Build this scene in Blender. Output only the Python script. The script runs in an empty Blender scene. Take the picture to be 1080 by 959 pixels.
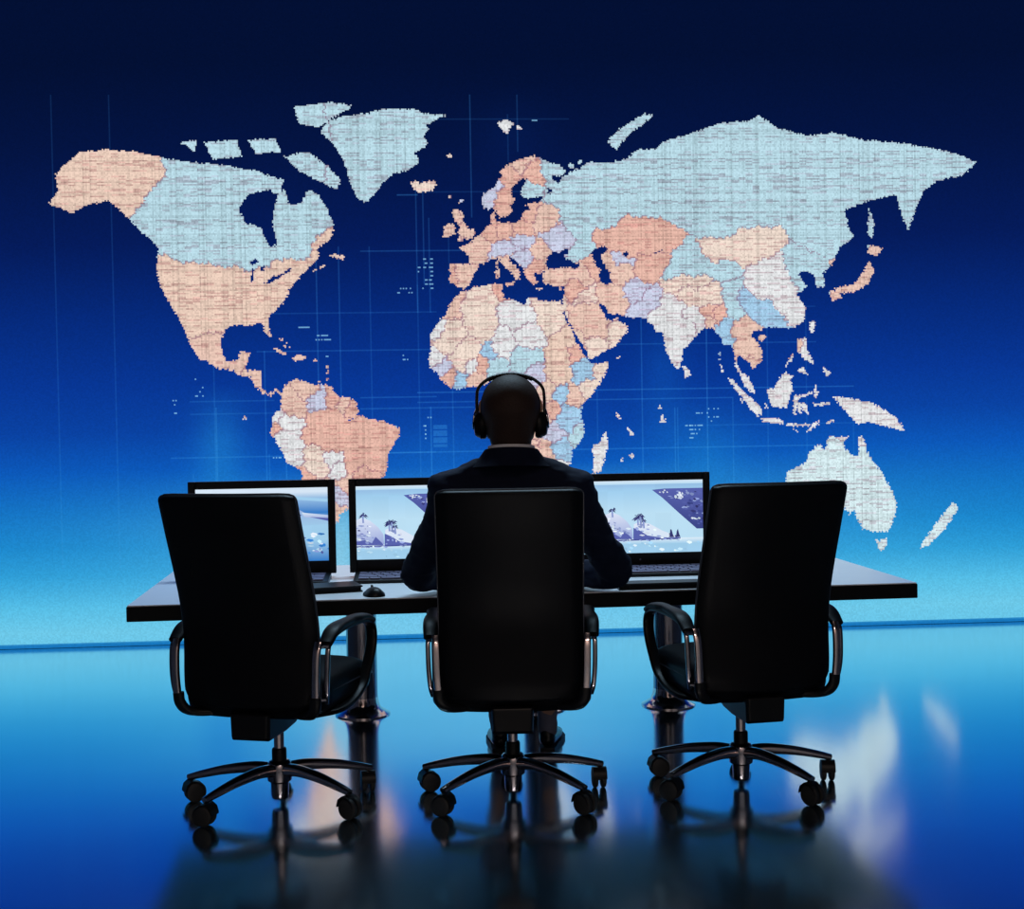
import bpy, bmesh, math, random
import numpy as np
from mathutils import Vector, Matrix, noise
random.seed(7); rng = np.random.default_rng(7)
S = bpy.context.scene
COL = S.collection
PI = math.pi

# ------------------------------------------------------------------ camera, world, exposure
FPX, HC = 1425.0, 1.40
YAW, PIT, ROL = math.radians(3.9), math.radians(1.59), math.radians(0.95)
cam = bpy.data.objects.new('camera', bpy.data.cameras.new('camera'))
cam.data.sensor_fit = 'HORIZONTAL'; cam.data.sensor_width = 36.0
cam.data.lens = 36.0 * FPX / 1080.0
cam.data.clip_end = 100
CM = Matrix.Rotation(-YAW, 4, 'Z') @ Matrix.Rotation(PI/2 - PIT, 4, 'X') @ Matrix.Rotation(-ROL, 4, 'Z')
cam.matrix_world = Matrix.Translation((0, 0, HC)) @ CM
COL.objects.link(cam); S.camera = cam
w = bpy.data.worlds.new('world'); S.world = w; w.use_nodes = True
w.node_tree.nodes['Background'].inputs[0].default_value = (0.01, 0.02, 0.06, 1)
w.node_tree.nodes['Background'].inputs[1].default_value = 0.3
S.view_settings.view_transform = 'Standard'
try: S.view_settings.look = 'None'
except Exception: pass
S.view_settings.exposure = 0.0; S.view_settings.gamma = 1.0
S.view_settings.use_curve_mapping = False

def area_lamp(name, loc, aim, sx, sy, watts, rgb):
    L = bpy.data.lights.new(name, 'AREA'); L.shape = 'RECTANGLE'; L.size = sx; L.size_y = sy; L.energy = watts; L.color = rgb
    o = bpy.data.objects.new(name, L); COL.objects.link(o); o.location = loc
    o.rotation_euler = (Vector(aim)-Vector(loc)).to_track_quat('-Z', 'Y').to_euler(); return o
area_lamp('added_desk_fill', (.45, 6.9, 4.8), (.45, 6.2, 0), 2.6, .6, 190, (.55, .80, 1.0))  # added lamp above the view, put in to brighten the desk top
area_lamp('added_rear_fill', (.5, -1.2, 4.6), (.5, -2.4, 1.2), 4.0, .3, 150, (1.0, .80, .70))  # added warm lamp behind the camera, gives the chrome something lit to reflect

YW = 8.6            # distance of the video wall
def lin(c):
    c = np.asarray(c, float) / 255.0
    return np.where(c <= .04045, c/12.92, ((c+.055)/1.055)**2.4)

# ------------------------------------------------------------------ materials
MATS = {}
def mat(name, rgb, rough=.5, metal=0., spec=.5, noise_amt=.0, noise_scale=40., bump=0., coat=0.):
    m = bpy.data.materials.new(name); m.use_nodes = True
    nt = m.node_tree; b = nt.nodes['Principled BSDF']
    c = tuple(lin(rgb)) + (1,)
    b.inputs['Roughness'].default_value = rough; b.inputs['Metallic'].default_value = metal
    b.inputs['Specular IOR Level'].default_value = spec
    b.inputs['Coat Weight'].default_value = coat
    tc = nt.nodes.new('ShaderNodeTexCoord'); nz = nt.nodes.new('ShaderNodeTexNoise')
    nz.inputs['Scale'].default_value = noise_scale; nz.inputs['Detail'].default_value = 4
    nt.links.new(tc.outputs['Object'], nz.inputs['Vector'])
    mx = nt.nodes.new('ShaderNodeMix'); mx.data_type = 'RGBA'
    mx.inputs[6].default_value = c
    mx.inputs[7].default_value = tuple(min(1, x*(1-noise_amt)) for x in c[:3]) + (1,)
    nt.links.new(nz.outputs['Fac'], mx.inputs[0]); nt.links.new(mx.outputs[2], b.inputs['Base Color'])
    if bump:
        bp = nt.nodes.new('ShaderNodeBump'); bp.inputs['Strength'].default_value = bump
        bp.inputs['Distance'].default_value = .002
        nt.links.new(nz.outputs['Fac'], bp.inputs['Height']); nt.links.new(bp.outputs[0], b.inputs['Normal'])
    MATS[name] = m; return m
mat('leather', (9, 10, 15), .42, 0, .10, .3, 300, .2)
mat('highlight_piping', (46, 50, 62), .4, 0, .5)  # paler than the leather: the chair's rim highlight put into the colour
mat('black_plastic', (11, 12, 16), .4, 0, .2, .2)
mat('chrome', (214, 200, 200), .13, 1., .5, .1, 15)
mat('dark_chrome', (150, 148, 156), .11, 1., .5, .2, 12)
mat('rubber', (14, 14, 16), .6)
mat('monitor_black', (10, 11, 15), .35, 0, .2, .1)
mat('desk_top', (226, 230, 236), .30, 0, .5, .06, 9)
mat('desk_edge', (9, 10, 14), .5, 0, .12)
mat('key_grey', (120, 118, 150), .4)
mat('cover_black', (12, 13, 18), .4, 0, .2)
mat('suit', (20, 27, 50), .78, 0, .12, .35, 420, .3)
mat('trouser', (120, 122, 142), .7, 0, .25, .3, 380, .3)
mat('shoe', (14, 13, 14), .3)
mat('shirt', (226, 226, 232), .7)
mat('skin', (196, 150, 126), .5, 0, .4, .12, 60)
mat('hair', (58, 44, 40), .6, 0, .12, .5, 160, .5)
mat('eye_white', (235, 235, 232), .2)
mat('eye_iris', (60, 45, 35), .2)
mat('wall_paint', (60, 66, 82), .8, 0, .3, .1, 5)
mat('rear_paint', (190, 180, 172), .8, 0, .3, .1, 5)
mat('ceiling_paint', (52, 56, 68), .85, 0, .3, .1, 5)
mat('base_blue', (40, 92, 140), .35)
def floor_mat():
    m = mat('polished_floor', (226, 240, 248), .07, 1.0, .5, .06, 3)
    nt = m.node_tree; b = nt.nodes['Principled BSDF']
    tc = nt.nodes.new('ShaderNodeTexCoord'); mp = nt.nodes.new('ShaderNodeMapping')
    mp.inputs['Scale'].default_value = (6, 60, 1)
    nz = nt.nodes.new('ShaderNodeTexNoise'); nz.inputs['Scale'].default_value = 3; nz.inputs['Detail'].default_value = 6
    nt.links.new(tc.outputs['Object'], mp.inputs[0]); nt.links.new(mp.outputs[0], nz.inputs['Vector'])
    mr = nt.nodes.new('ShaderNodeMapRange'); mr.inputs[3].default_value = .09; mr.inputs[4].default_value = .17
    nt.links.new(nz.outputs['Fac'], mr.inputs[0]); nt.links.new(mr.outputs[0], b.inputs['Roughness'])
    bp = nt.nodes.new('ShaderNodeBump'); bp.inputs['Strength'].default_value = .04; bp.inputs['Distance'].default_value = .002
    nt.links.new(nz.outputs['Fac'], bp.inputs['Height']); nt.links.new(bp.outputs[0], b.inputs['Normal'])
    return m
floor_mat()
def emit(name, rgb, strength=1.0):
    m = bpy.data.materials.new(name); m.use_nodes = True; nt = m.node_tree
    nt.nodes.remove(nt.nodes['Principled BSDF'])
    e = nt.nodes.new('ShaderNodeEmission'); e.inputs[0].default_value = tuple(lin(rgb)) + (1,); e.inputs[1].default_value = strength
    nt.links.new(e.outputs[0], nt.nodes['Material Output'].inputs[0]); MATS[name] = m; return m

# ------------------------------------------------------------------ object helpers
def link_mesh(name, me, m, parent=None, smooth=True):
    o = bpy.data.objects.new(name, me); COL.objects.link(o)
    if m is not None:
        for k in (m if isinstance(m, (list, tuple)) else [m]): me.materials.append(MATS[k])
    if smooth: me.polygons.foreach_set('use_smooth', [True]*len(me.polygons))
    if parent is not None: o.parent = parent
    return o
def obj(name, bm, m, parent=None, bevel=0., seg=2, smooth=True, angle=40):
    bmesh.ops.recalc_face_normals(bm, faces=bm.faces)
    if bevel:
        es = [e for e in bm.edges if len(e.link_faces) == 2 and e.calc_face_angle(0) > math.radians(50)]
        bmesh.ops.bevel(bm, geom=es, offset=bevel, segments=seg, affect='EDGES', profile=.5, clamp_overlap=True)
    for e in bm.edges:
        if len(e.link_faces) == 2 and e.calc_face_angle(0) > math.radians(angle): e.smooth = False
    me = bpy.data.meshes.new(name); bm.to_mesh(me); bm.free()
    return link_mesh(name, me, m, parent, smooth)
def tag(o, label=None, cat=None, group=None, kind=None):
    if label: o['label'] = label
    if cat: o['category'] = cat
    if group: o['group'] = group
    if kind: o['kind'] = kind
    return o
def empty(name, loc, rz=0.):
    o = bpy.data.objects.new(name, None); o.empty_display_size = .1
    o.location = loc; o.rotation_euler = (0, 0, rz); COL.objects.link(o); return o
def copy_tree(o, parent=None):
    c = o.copy(); COL.objects.link(c)
    if parent is not None: c.parent = parent
    for ch in list(o.children): copy_tree(ch, c)
    return c
def box(bm, x0, x1, y0, y1, z0, z1):
    vs = [bm.verts.new((x, y, z)) for z in (z0, z1) for (x, y) in ((x0, y0), (x1, y0), (x1, y1), (x0, y1))]
    for f in ((3, 2, 1, 0), (4, 5, 6, 7), (0, 1, 5, 4), (1, 2, 6, 5), (2, 3, 7, 6), (3, 0, 4, 7)):
        bm.faces.new([vs[i] for i in f])
    return bm
def rings(bm, rr, closed=False):
    R = [[bm.verts.new(p) for p in r] for r in rr]
    n = len(R[0]); pairs = list(zip(R[:-1], R[1:]))
    if closed: pairs.append((R[-1], R[0]))
    for a, b in pairs:
        for i in range(n):
            j = (i+1) % n; bm.faces.new((a[i], a[j], b[j], b[i]))
    if not closed:
        bm.faces.new(R[0][::-1]); bm.faces.new(R[-1])
    return bm
def lathe(bm, prof, c=(0, 0, 0), n=28, axis='Z'):
    rr = []
    for r, h in prof:
        ring = []
        for i in range(n):
            a = 2*PI*i/n
            p = {'Z': (r*math.cos(a), r*math.sin(a), h), 'X': (h, r*math.cos(a), r*math.sin(a)), 'Y': (r*math.sin(a), h, r*math.cos(a))}[axis]
            ring.append((p[0]+c[0], p[1]+c[1], p[2]+c[2]))
        rr.append(ring)
    return rings(bm, rr)
def catmull(pts, n=8, closed=False):
    P = [Vector(p) for p in pts]; out = []; m = len(P)
    for i in range(m if closed else m-1):
        p0 = P[(i-1) % m] if closed or i > 0 else P[0]*2-P[1]
        p1 = P[i]; p2 = P[(i+1) % m]
        p3 = P[(i+2) % m] if closed or i+2 < m else p2*2-p1
        for k in range(n):
            t = k/n
            out.append(.5*((2*p1)+(p2-p0)*t+(2*p0-5*p1+4*p2-p3)*t*t+(3*p1-p0-3*p2+p3)*t**3))
    if not closed: out.append(P[-1])
    return out
def sweep(bm, path, w, h, up=(1, 0, 0), n=12, power=2.0, closed=False, taper=None):
    """superellipse section of half sizes w (along up) and h swept along path"""
    path = [Vector(p) for p in path]; rr = []; L = len(path); U0 = Vector(up).normalized()
    for k, p in enumerate(path):
        a = path[(k-1) % L] if closed or k else p; b = path[(k+1) % L] if closed or k < L-1 else p
        t = (b-a).normalized(); u = (U0 - t*U0.dot(t)).normalized(); v = t.cross(u)
        s = taper(k/(L-1)) if taper else (1, 1)
        ring = []
        for i in range(n):
            q = 2*PI*(i+.5)/n; c, d = math.cos(q), math.sin(q)
            c = math.copysign(abs(c)**(2/power), c); d = math.copysign(abs(d)**(2/power), d)
            ring.append(p + u*(c*w*s[0]) + v*(d*h*s[1]))
        rr.append(ring)
    return rings(bm, rr, closed)
def ball(bm, c, r, seg=18, rng_=12):
    m = Matrix.Translation(c) @ Matrix.Diagonal((r[0], r[1], r[2], 1)) if isinstance(r, (tuple, list)) else Matrix.Translation(c) @ Matrix.Scale(r, 4)
    return bmesh.ops.create_uvsphere(bm, u_segments=seg, v_segments=rng_, radius=1, matrix=m)['verts']
def hull(bm, *els):
    """convex hull round several ellipsoids (centre, radii)"""
    t = bmesh.new()
    for c, r in els: ball(t, c, r, 16, 10)
    g = bmesh.ops.convex_hull(t, input=t.verts)
    junk = [v for v in t.verts if not v.link_faces]
    inner = set(g['geom_interior']) | set(g['geom_unused'])
    bmesh.ops.delete(t, geom=list({v for v in inner if isinstance(v, bmesh.types.BMVert)} | set(junk)), context='VERTS')
    m = bpy.data.meshes.new('t'); t.to_mesh(m); t.free(); bm.from_mesh(m); bpy.data.meshes.remove(m)
def chain(bm, pts):
    for a, b in zip(pts[:-1], pts[1:]): hull(bm, a, b)
def remesh(name, bm, m, parent, voxel=.008, smooth=2, wrinkle=0., wscale=9.):
    me = bpy.data.meshes.new(name+'_raw'); bm.to_mesh(me); bm.free()
    o = bpy.data.objects.new(name+'_raw', me); COL.objects.link(o)
    md = o.modifiers.new('r', 'REMESH'); md.mode = 'VOXEL'; md.voxel_size = voxel
    sm = o.modifiers.new('s', 'SMOOTH'); sm.factor = .5; sm.iterations = smooth
    dg = bpy.context.evaluated_depsgraph_get(); dg.update()
    me2 = bpy.data.meshes.new_from_object(o.evaluated_get(dg)); bpy.data.objects.remove(o); bpy.data.meshes.remove(me)
    me2.name = name
    if wrinkle:
        nn = [v.normal.copy() for v in me2.vertices]
        for v, k in zip(me2.vertices, nn):
            q = v.co*wscale; q2 = Vector((q.x*.7, q.y*.7, q.z*1.6))
            d = noise.noise(q2)*wrinkle + noise.noise(q2*2.7)*wrinkle*.45
            v.co += k*d
    me2.materials.clear()
    return link_mesh(name, me2, m, parent)

# ------------------------------------------------------------------ the room
def plane_box(name, m, dims, kind='structure'):
    bm = bmesh.new(); box(bm, *dims); o = obj(name, bm, m, smooth=False); tag(o, kind=kind); return o
XL, XR, YB, YF, ZC = -4.4, 5.6, -2.4, 8.74, 4.9
plane_box('floor', 'polished_floor', (XL, XR, YB, YF, -.1, 0))
plane_box('ceiling', 'ceiling_paint', (XL, XR, YB, YF, ZC, ZC+.1))
plane_box('wall_back', 'wall_paint', (XL, XR, YF, YF+.1, 0, ZC))
plane_box('wall_left', 'wall_paint', (XL-.1, XL, YB, YF, 0, ZC))
plane_box('wall_right', 'wall_paint', (XR, XR+.1, YB, YF, 0, ZC))
plane_box('wall_front', 'rear_paint', (XL, XR, YB-.1, YB, 0, ZC))
plane_box('baseboard_back', 'base_blue', (XL, XR, YW+.105, YF, 0, .06))

# ------------------------------------------------------------------ the picture on the video wall
CMi = CM.inverted()
cm3 = np.array(CM.to_3x3())
def to_px(X, Y, Z):
    P = np.stack([X, Y, Z-HC], -1) @ cm3          # camera space
    return 540 - FPX*P[..., 0]/P[..., 2], 479.5 + FPX*P[..., 1]/P[..., 2]
def at(x, y, Y):
    r = CM.to_3x3() @ Vector(((x-540)/FPX, -(y-479.5)/FPX, -1)); return r*(Y/r.y) + Vector((0, 0, HC))
def atz(x, y, Z):
    r = CM.to_3x3() @ Vector(((x-540)/FPX, -(y-479.5)/FPX, -1)); return r*((Z-HC)/r.z) + Vector((0, 0, HC))
# sheets of the tracing: scale and origin
SH = {0: (1, 0, 0), 1: (.25, 350, 100), 2: (.19444, 590, 150), 3: (.2222, 440, 290), 4: (.2222, 640, 290),
      5: (.2503, 800, 360), 6: (.1982, 180, 240), 7: (.17727, 270, 390)}
def T(s):
    out = []
    sh = 0
    for w_ in s.split():
        if w_[0] == '#': sh = int(w_[1:]); continue
        x, y = w_.split(','); k, ox, oy = SH[sh]; out.append((float(x)*k+ox, float(y)*k+oy))
    return np.array(out)
LAND = [T(s) for s in (
 # Greenland, Iceland, small northern islands
 '390,119 402,115.5 425,115 439,116 446,119 470,122 460,126 450,132 452,137 446,144 452,151 444,157 436,162 442,167 441,172 430,180 417,182 405,192 395,205 385,214 376,207 370,195 366,180 360,165 350,150 338,140 345,128 365,122',
 '#1 335,370 350,362 370,375 400,365 430,362 442,380 425,400 395,410 360,410 345,395',
 '#1 700,115 735,105 775,120 750,140 740,162 715,145', '#1 778,128 808,140 795,152 780,145',
 '#1 482,255 500,248 515,255 498,265', '#1 495,425 507,425 507,437 495,437', '#1 540,442 551,442 551,453 540,453',
 '#1 505,495 520,483 540,487 555,510 552,535 570,545 578,565 600,565 605,585 590,605 565,610 530,618 540,595 530,575 545,560 525,540 515,520',
 '#1 470,560 495,543 520,550 520,585 495,600 468,600 475,580',
 # Eurasia
 '#1 492,715 540,712 580,715 578,690 570,670 535,645 560,635 590,618 610,600 640,575 650,560 675,545 668,515 672,500 690,495 688,520 700,540 730,540 770,538 800,525 805,500 815,490 810,470 835,455 870,455 895,432 895,425 860,430 830,440 800,430 800,400 820,360 820,350 795,360 755,400 760,430 770,445 755,470 760,490 745,510 725,515 705,520 690,490 685,475 660,485 635,475 630,430 655,405 690,385 700,360 720,340 710,325 735,300 770,280 810,265 850,258 880,268 915,285 960,295 985,325 970,342 930,340 925,355 955,375 975,350 1000,335 1010,320 1040,310 1075,295 '
 '#2 30,180 50,170 75,155 110,150 140,120 165,108 #0 640,172 660,168 672,158 690,158 700,150 730,140 760,130 790,128 800,122 820,135 850,143 880,140 910,148 940,150 975,155 1000,160 1015,165 1030,172 1015,185 990,190 975,200 968,215 958,242 950,225 945,205 915,212 890,222 895,240 900,250 885,262 878,278 868,288 870,302 862,304 858,290 850,285 842,288 848,298 852,302 840,310 850,325 848,338 838,346 '
 '#4 780,250 745,252 738,265 715,262 690,268 690,295 720,325 740,370 735,410 690,450 682,420 655,405 640,385 625,385 620,430 640,460 665,480 690,515 705,565 685,555 655,530 635,480 610,440 608,390 600,350 585,330 560,335 548,320 545,300 520,275 505,250 465,250 445,265 420,300 390,330 360,355 360,400 345,445 325,445 300,400 280,350 268,300 265,265 240,275 222,258 230,245 200,225 180,205 120,205 70,195 '
 '#3 960,190 955,180 940,190 910,180 890,150 870,138 860,150 880,170 885,190 905,215 930,220 948,200 955,215 1000,245 995,270 965,310 920,350 870,375 825,400 815,400 805,360 770,310 735,250 705,190 690,165 688,155 690,120 700,95 700,50 660,60 640,45 610,48 595,30 '
 '#1 895,780 890,755 905,740 885,745 880,755 850,755 870,790 850,805 835,790 815,760 805,730 790,715 760,690 745,680 750,700 775,720 795,745 790,775 775,782 765,755 735,730 715,705 700,690 670,695 645,710 620,715 615,740 600,760 580,800 560,822 525,805 495,790 500,750',
 '#1 735,795 770,785 760,808 740,805', '#1 690,740 705,740 702,775 688,775', '#1 690,705 700,700 700,730 690,728',
 '#3 555,63 595,60 592,70 560,71', '#3 663,66 690,58 684,72',
 # Africa, Madagascar
 '#3 205,82 245,75 265,58 300,55 360,45 405,42 410,55 400,75 415,95 400,110 430,110 460,120 500,138 518,135 518,110 545,105 570,112 580,122 630,125 680,122 690,160 688,170 705,215 735,260 745,300 770,345 795,385 815,410 835,420 870,420 910,410 905,445 870,510 830,570 790,610 775,650 780,680 792,720 792,770 760,810 735,830 732,880 725,900 700,940 690,960 660,985 620,1000 590,990 575,950 560,900 540,850 535,800 545,750 540,700 530,650 510,610 495,580 500,550 490,530 450,525 420,505 380,500 330,515 290,530 250,530 210,540 180,545 150,530 120,505 95,470 60,440 55,400 65,350 60,290 85,250 110,215 135,190 150,150 175,115',
 '#3 893,745 905,775 905,815 890,870 870,935 835,945 830,910 840,870 832,835 835,810 865,800 880,770',
 # South America
 '#7 155,130 165,100 205,70 240,55 265,65 290,68 320,85 370,88 415,85 430,105 470,130 490,165 540,160 580,180 600,200 610,245 585,275 620,270 660,290 720,300 770,308 810,325 855,350 850,400 800,480 785,510 785,560 770,620 740,650 690,670 650,720 590,780 550,830 495,860 495,890 470,920 455,960 430,1050 440,1100 400,1090 370,1000 330,870 300,770 275,665 270,600 225,580 185,560 165,510 130,440 105,400 85,385 95,330 95,290 120,250 145,240 150,190',
 # North and Central America
 '#6 592,885 575,862 555,857 540,880 515,882 480,855 480,830 485,760 430,757 410,764 400,750 420,685 425,665 370,665 360,700 330,715 290,710 270,650 270,600 285,545 320,525 360,515 400,525 440,520 480,505 495,520 500,560 520,580 533,575 522,520 525,470 560,440 600,400 620,370 630,330 650,310 690,260 720,232 750,200 790,165 #0 335,262 350,250 352,238 345,220 335,205 325,200 318,215 305,215 300,200 290,205 285,200 262,205 252,220 258,235 275,240 284,262 292,258 287,235 290,215 300,190 285,186 270,180 240,175 215,172 190,170 165,165 140,160 110,158 85,160 70,172 58,185 62,200 52,215 75,225 95,215 115,212 130,225 150,245 168,262 165,280 168,300 178,318 188,335 196,352 203,368 211,379 '
 '#6 190,710 245,750 300,755 340,765 370,790 425,797 440,830 465,860 490,882 530,895 560,872 575,882 590,892',
 '300,165 325,160 345,175 360,190 355,200 335,190 315,180', '310,112 350,108 372,112 350,125 335,135 315,130',
 '215,150 250,148 255,165 225,168', '190,150 208,148 205,160', '262,148 290,146 296,160 270,162',
 '#6 540,640 570,645 610,670 600,682 570,662', '#6 645,695 680,675 725,690 700,707 655,712', '#6 752,704 782,704 782,712 752,712',
 '#6 830,735 842,735 842,750 830,750', '#6 832,762 843,762 843,778 832,778', '#6 826,800 838,800 838,816 826,816', '#6 785,815 796,815 796,826 785,826', '#6 845,850 858,850 858,862 845,862',
 '#6 580,595 600,590 602,602 585,605', '#6 610,605 625,615 618,625', '#6 620,630 640,635 635,642', '#6 600,622 612,630 606,636',
 '#6 750,235 815,195 825,205 770,230', '#6 835,148 870,140 930,150 920,172 890,162',
 # Indian Ocean and the islands of the south east
 '#4 362,435 378,432 395,470 385,490 370,490', '#4 530,368 540,368 540,385 532,385', '#4 528,392 538,392 538,408 528,408', '#4 534,420 545,425 545,440 536,438', '#4 543,445 553,450 552,462 545,460',
 '#4 570,487 600,500 640,545 690,590 735,630 735,660 715,670 680,635 640,580 600,530', '#4 632,585 640,585 650,608 642,608',
 '#4 725,680 760,675 830,685 840,705 800,705 740,695', '#4 845,703 900,706 950,706 985,703 1015,682 1012,695 975,714 900,718 850,714',
 '#4 870,718 915,742 905,744', '#4 945,742 1000,700 1005,708 955,744', '#4 750,610 762,610 762,630 750,630',
 '#4 755,545 790,540 820,495 850,455 865,475 890,475 870,500 885,540 870,580 855,635 800,630 775,610 770,580',
 '#4 885,570 930,568 975,555 980,563 930,580 905,590 920,610 940,600 960,660 945,655 920,625 925,670 910,640 905,615 895,665 885,660 888,600',
 '#4 990,520 1005,560 990,590 983,560', '#4 980,610 1050,605 1055,615 985,622', '#4 1040,695 1080,685 1080,695 1045,705',
 '#4 845,435 880,375 890,380 853,437', '#4 905,450 935,440 955,475 930,465 910,465', '840,358 850,356 852,372 860,385 850,380 842,372', '866,386 876,392 872,398',
 '#4 722,290 745,280 757,295 735,318 722,305', '855,340 860,338 858,352 854,350',
 '874,308 884,306 888,314 878,318', '880,304 900,300 912,285 916,272 922,285 916,300 900,308 884,310', '915,258 932,262 925,270 915,268', '916,220 922,235 920,252 915,245',
 '878,418 895,420 920,425 945,440 955,455 935,450 915,445 905,448 890,432',
 '#5 115,560 130,545 180,520 205,510 210,475 225,460 250,435 265,440 280,460 290,440 285,425 300,400 345,405 380,402 360,430 365,455 390,475 420,485 425,460 #0 904,462 910,460 916,480 928,495 938,512 946,530 944,545 '
 '#5 570,745 560,790 540,800 500,805 470,800 440,790 430,770 410,740 405,705 385,730 370,710 330,690 280,700 230,720 180,730 140,720 130,680 115,620',
 '#5 492,835 510,840 540,828 543,860 520,882 508,880', '985,555 1005,530 1012,535 995,560 980,575 970,578',
 '#2 55,120 75,120 78,140 65,148 52,138', '#2 98,98 125,98 118,115 105,118', '640,150 655,135 680,120 690,122 665,140 650,158',
 '#3 945,389 962,389 962,398 945,398', '#3 940,660 955,655 960,675 975,685 970,692 955,680 945,675', '#3 1000,722 1010,730 1008,742 1000,740', '#3 1005,745 1032,750 1030,762 1010,762',
 '#3 962,872 975,870 982,884 972,888', '#3 1008,852 1030,852 1030,858 1022,868 1012,866', '256,440 258,438 260,443 257,443', '697,440 700,436 702,446 696,446', '695,428 697,428 698,432 695,432')]
WATER = [T(s) for s in (
 '#1 900,720 910,680 935,662 960,668 985,655 1000,652 998,668 975,675 985,690 1020,705 1055,720 1030,732 985,728 940,735 915,735',
 '#2 170,600 200,575 240,565 258,575 250,600 225,605 225,640 245,660 250,690 275,705 270,735 288,765 260,772 220,755 215,715 225,695 195,660 180,630',
 '#2 340,600 365,592 372,615 345,612', '#2 505,605 560,580 565,585 520,602', '#1 905,390 915,395 928,408 918,418 910,410', '#1 808,470 830,465 838,485 815,490',
 '#6 415,190 450,165 465,185 440,202', '#6 430,225 450,220 440,250 445,290 425,285', '#6 465,215 505,208 490,238', '#6 500,295 540,265 600,240 640,215 645,225 590,258 530,298',
 '#7 545,300 580,285 600,288 560,305', '#3 598,398 604,398 604,410 598,410')]
COLS = dict(c=(190, 225, 238), w=(236, 238, 240), p=(240, 204, 188), o=(238, 190, 174), y=(246, 226, 212), b=(170, 212, 242), l=(208, 214, 238), a=(220, 243, 248), q=(242, 212, 194))
SEED = ('c 410,150 385,195 434,180|w 533,133 548,136|y 446,195|p 480,240|p 490,240|l 512,208 520,200|p 547,172 555,166|o 532,210 536,187 528,222|c 560,200 558,205|o 561,177 566,186|'
 'c 577,178 588,200 605,212 640,200 640,230 680,210 720,220 780,220 850,200 920,200 612,262 608,240 760,240 880,240 640,170 900,170 980,175 720,180|'
 'o 558,224 556,216|p 572,230|o 548,240|o 530,246|p 506,258 498,262|o 517,246|p 487,290|o 475,292|p 533,275 540,284|l 528,262 535,263|l 548,257|l 553,275 548,268|o 562,285 566,282|p 570,268|l 585,255 596,252|p 592,292 612,292 580,291|'
 'o 626,281|o 677,248 642,252 660,248 700,254 660,262 690,260|p 655,282 640,280 648,288|o 695,276 682,282|l 655,276|'
 'c 720,275 712,283 735,285 765,288|y 735,298 716,300|w 800,300 830,310|b 785,318 800,332|c 770,305 775,325|c 850,300|y 782,262 760,262|p 640,312 652,322|y 618,315|o 606,303|p 612,335 630,345 620,325|y 630,368|y 652,352|l 670,310|l 682,318 670,328|'
 'w 705,340 700,360 715,372 710,325 725,345 695,338|o 748,328|w 730,334 738,340|y 738,312 724,310 752,312 742,318|p 748,338|b 764,345 768,355|o 757,333|p 782,362 790,345 796,375 776,350|p 795,382|w 780,400 760,420 830,415 850,430 880,400 810,440|w 725,395|'
 'p 480,317 477,322|w 460,347|y 470,360 474,352|y 505,335 495,322 510,348 516,316|o 530,309|w 545,335 538,325|y 585,335 580,320|y 495,372 487,382|w 525,368 530,360|b 518,372|w 555,355|c 553,378 548,388|q 595,375 590,395 600,360|b 615,392|y 636,390 622,412|w 455,380|l 466,392|o 472,398|b 486,402|p 500,402|w 497,386|o 508,385|c 527,392 520,385|p 543,405|l 560,398|q 578,415 570,440|p 606,420|b 590,418|b 602,435 596,445|l 585,456|c 612,462|b 590,472|p 575,478|p 560,476|p 555,455|w 588,500|o 603,372|w 635,480|o 582,432|'
 'p 303,425 310,430|p 325,412|l 335,422|o 352,420|p 362,425|o 372,428|w 290,440|w 300,455 312,478 308,450 296,445|o 293,450|o 360,455 390,450 370,490 335,447 390,480 350,470 350,440 330,460|y 328,480 336,492|w 352,484|w 358,495|o 321,508 324,540|p 345,520 350,540 340,570 365,510|l 355,522|o 380,505|'
 'q 240,310 280,308 220,340 310,290 200,305 260,340 345,258 175,300|p 225,365 250,385 258,378 232,380|c 270,258 310,258 240,253 200,250 170,240 330,240 300,180 230,170|q 90,195 110,180 120,200|p 272,400 280,415 265,395|p 300,372 318,378|'
 'a 880,500 930,540 930,580|p 900,300|w 900,430')
seeds, scol, sid = [], [], []
for k, s in enumerate(SEED.split('|')):
    q = s.split()
    for xy in q[1:]:
        seeds.append(tuple(map(float, xy.split(',')))); scol.append(COLS[q[0]]); sid.append(k)
seeds = np.array(seeds); scol = np.array(scol, float); sid = np.array(sid)
def inside(poly, x, y):
    r = np.zeros(x.shape, bool); n = len(poly)
    for i in range(n):
        x0, y0 = poly[i]; x1, y1 = poly[(i+1) % n]
        if y0 == y1: continue
        c = (y0 > y) != (y1 > y)
        r ^= c & (x < (x1-x0)*(y-y0)/(y1-y0)+x0)
    return r
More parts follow.
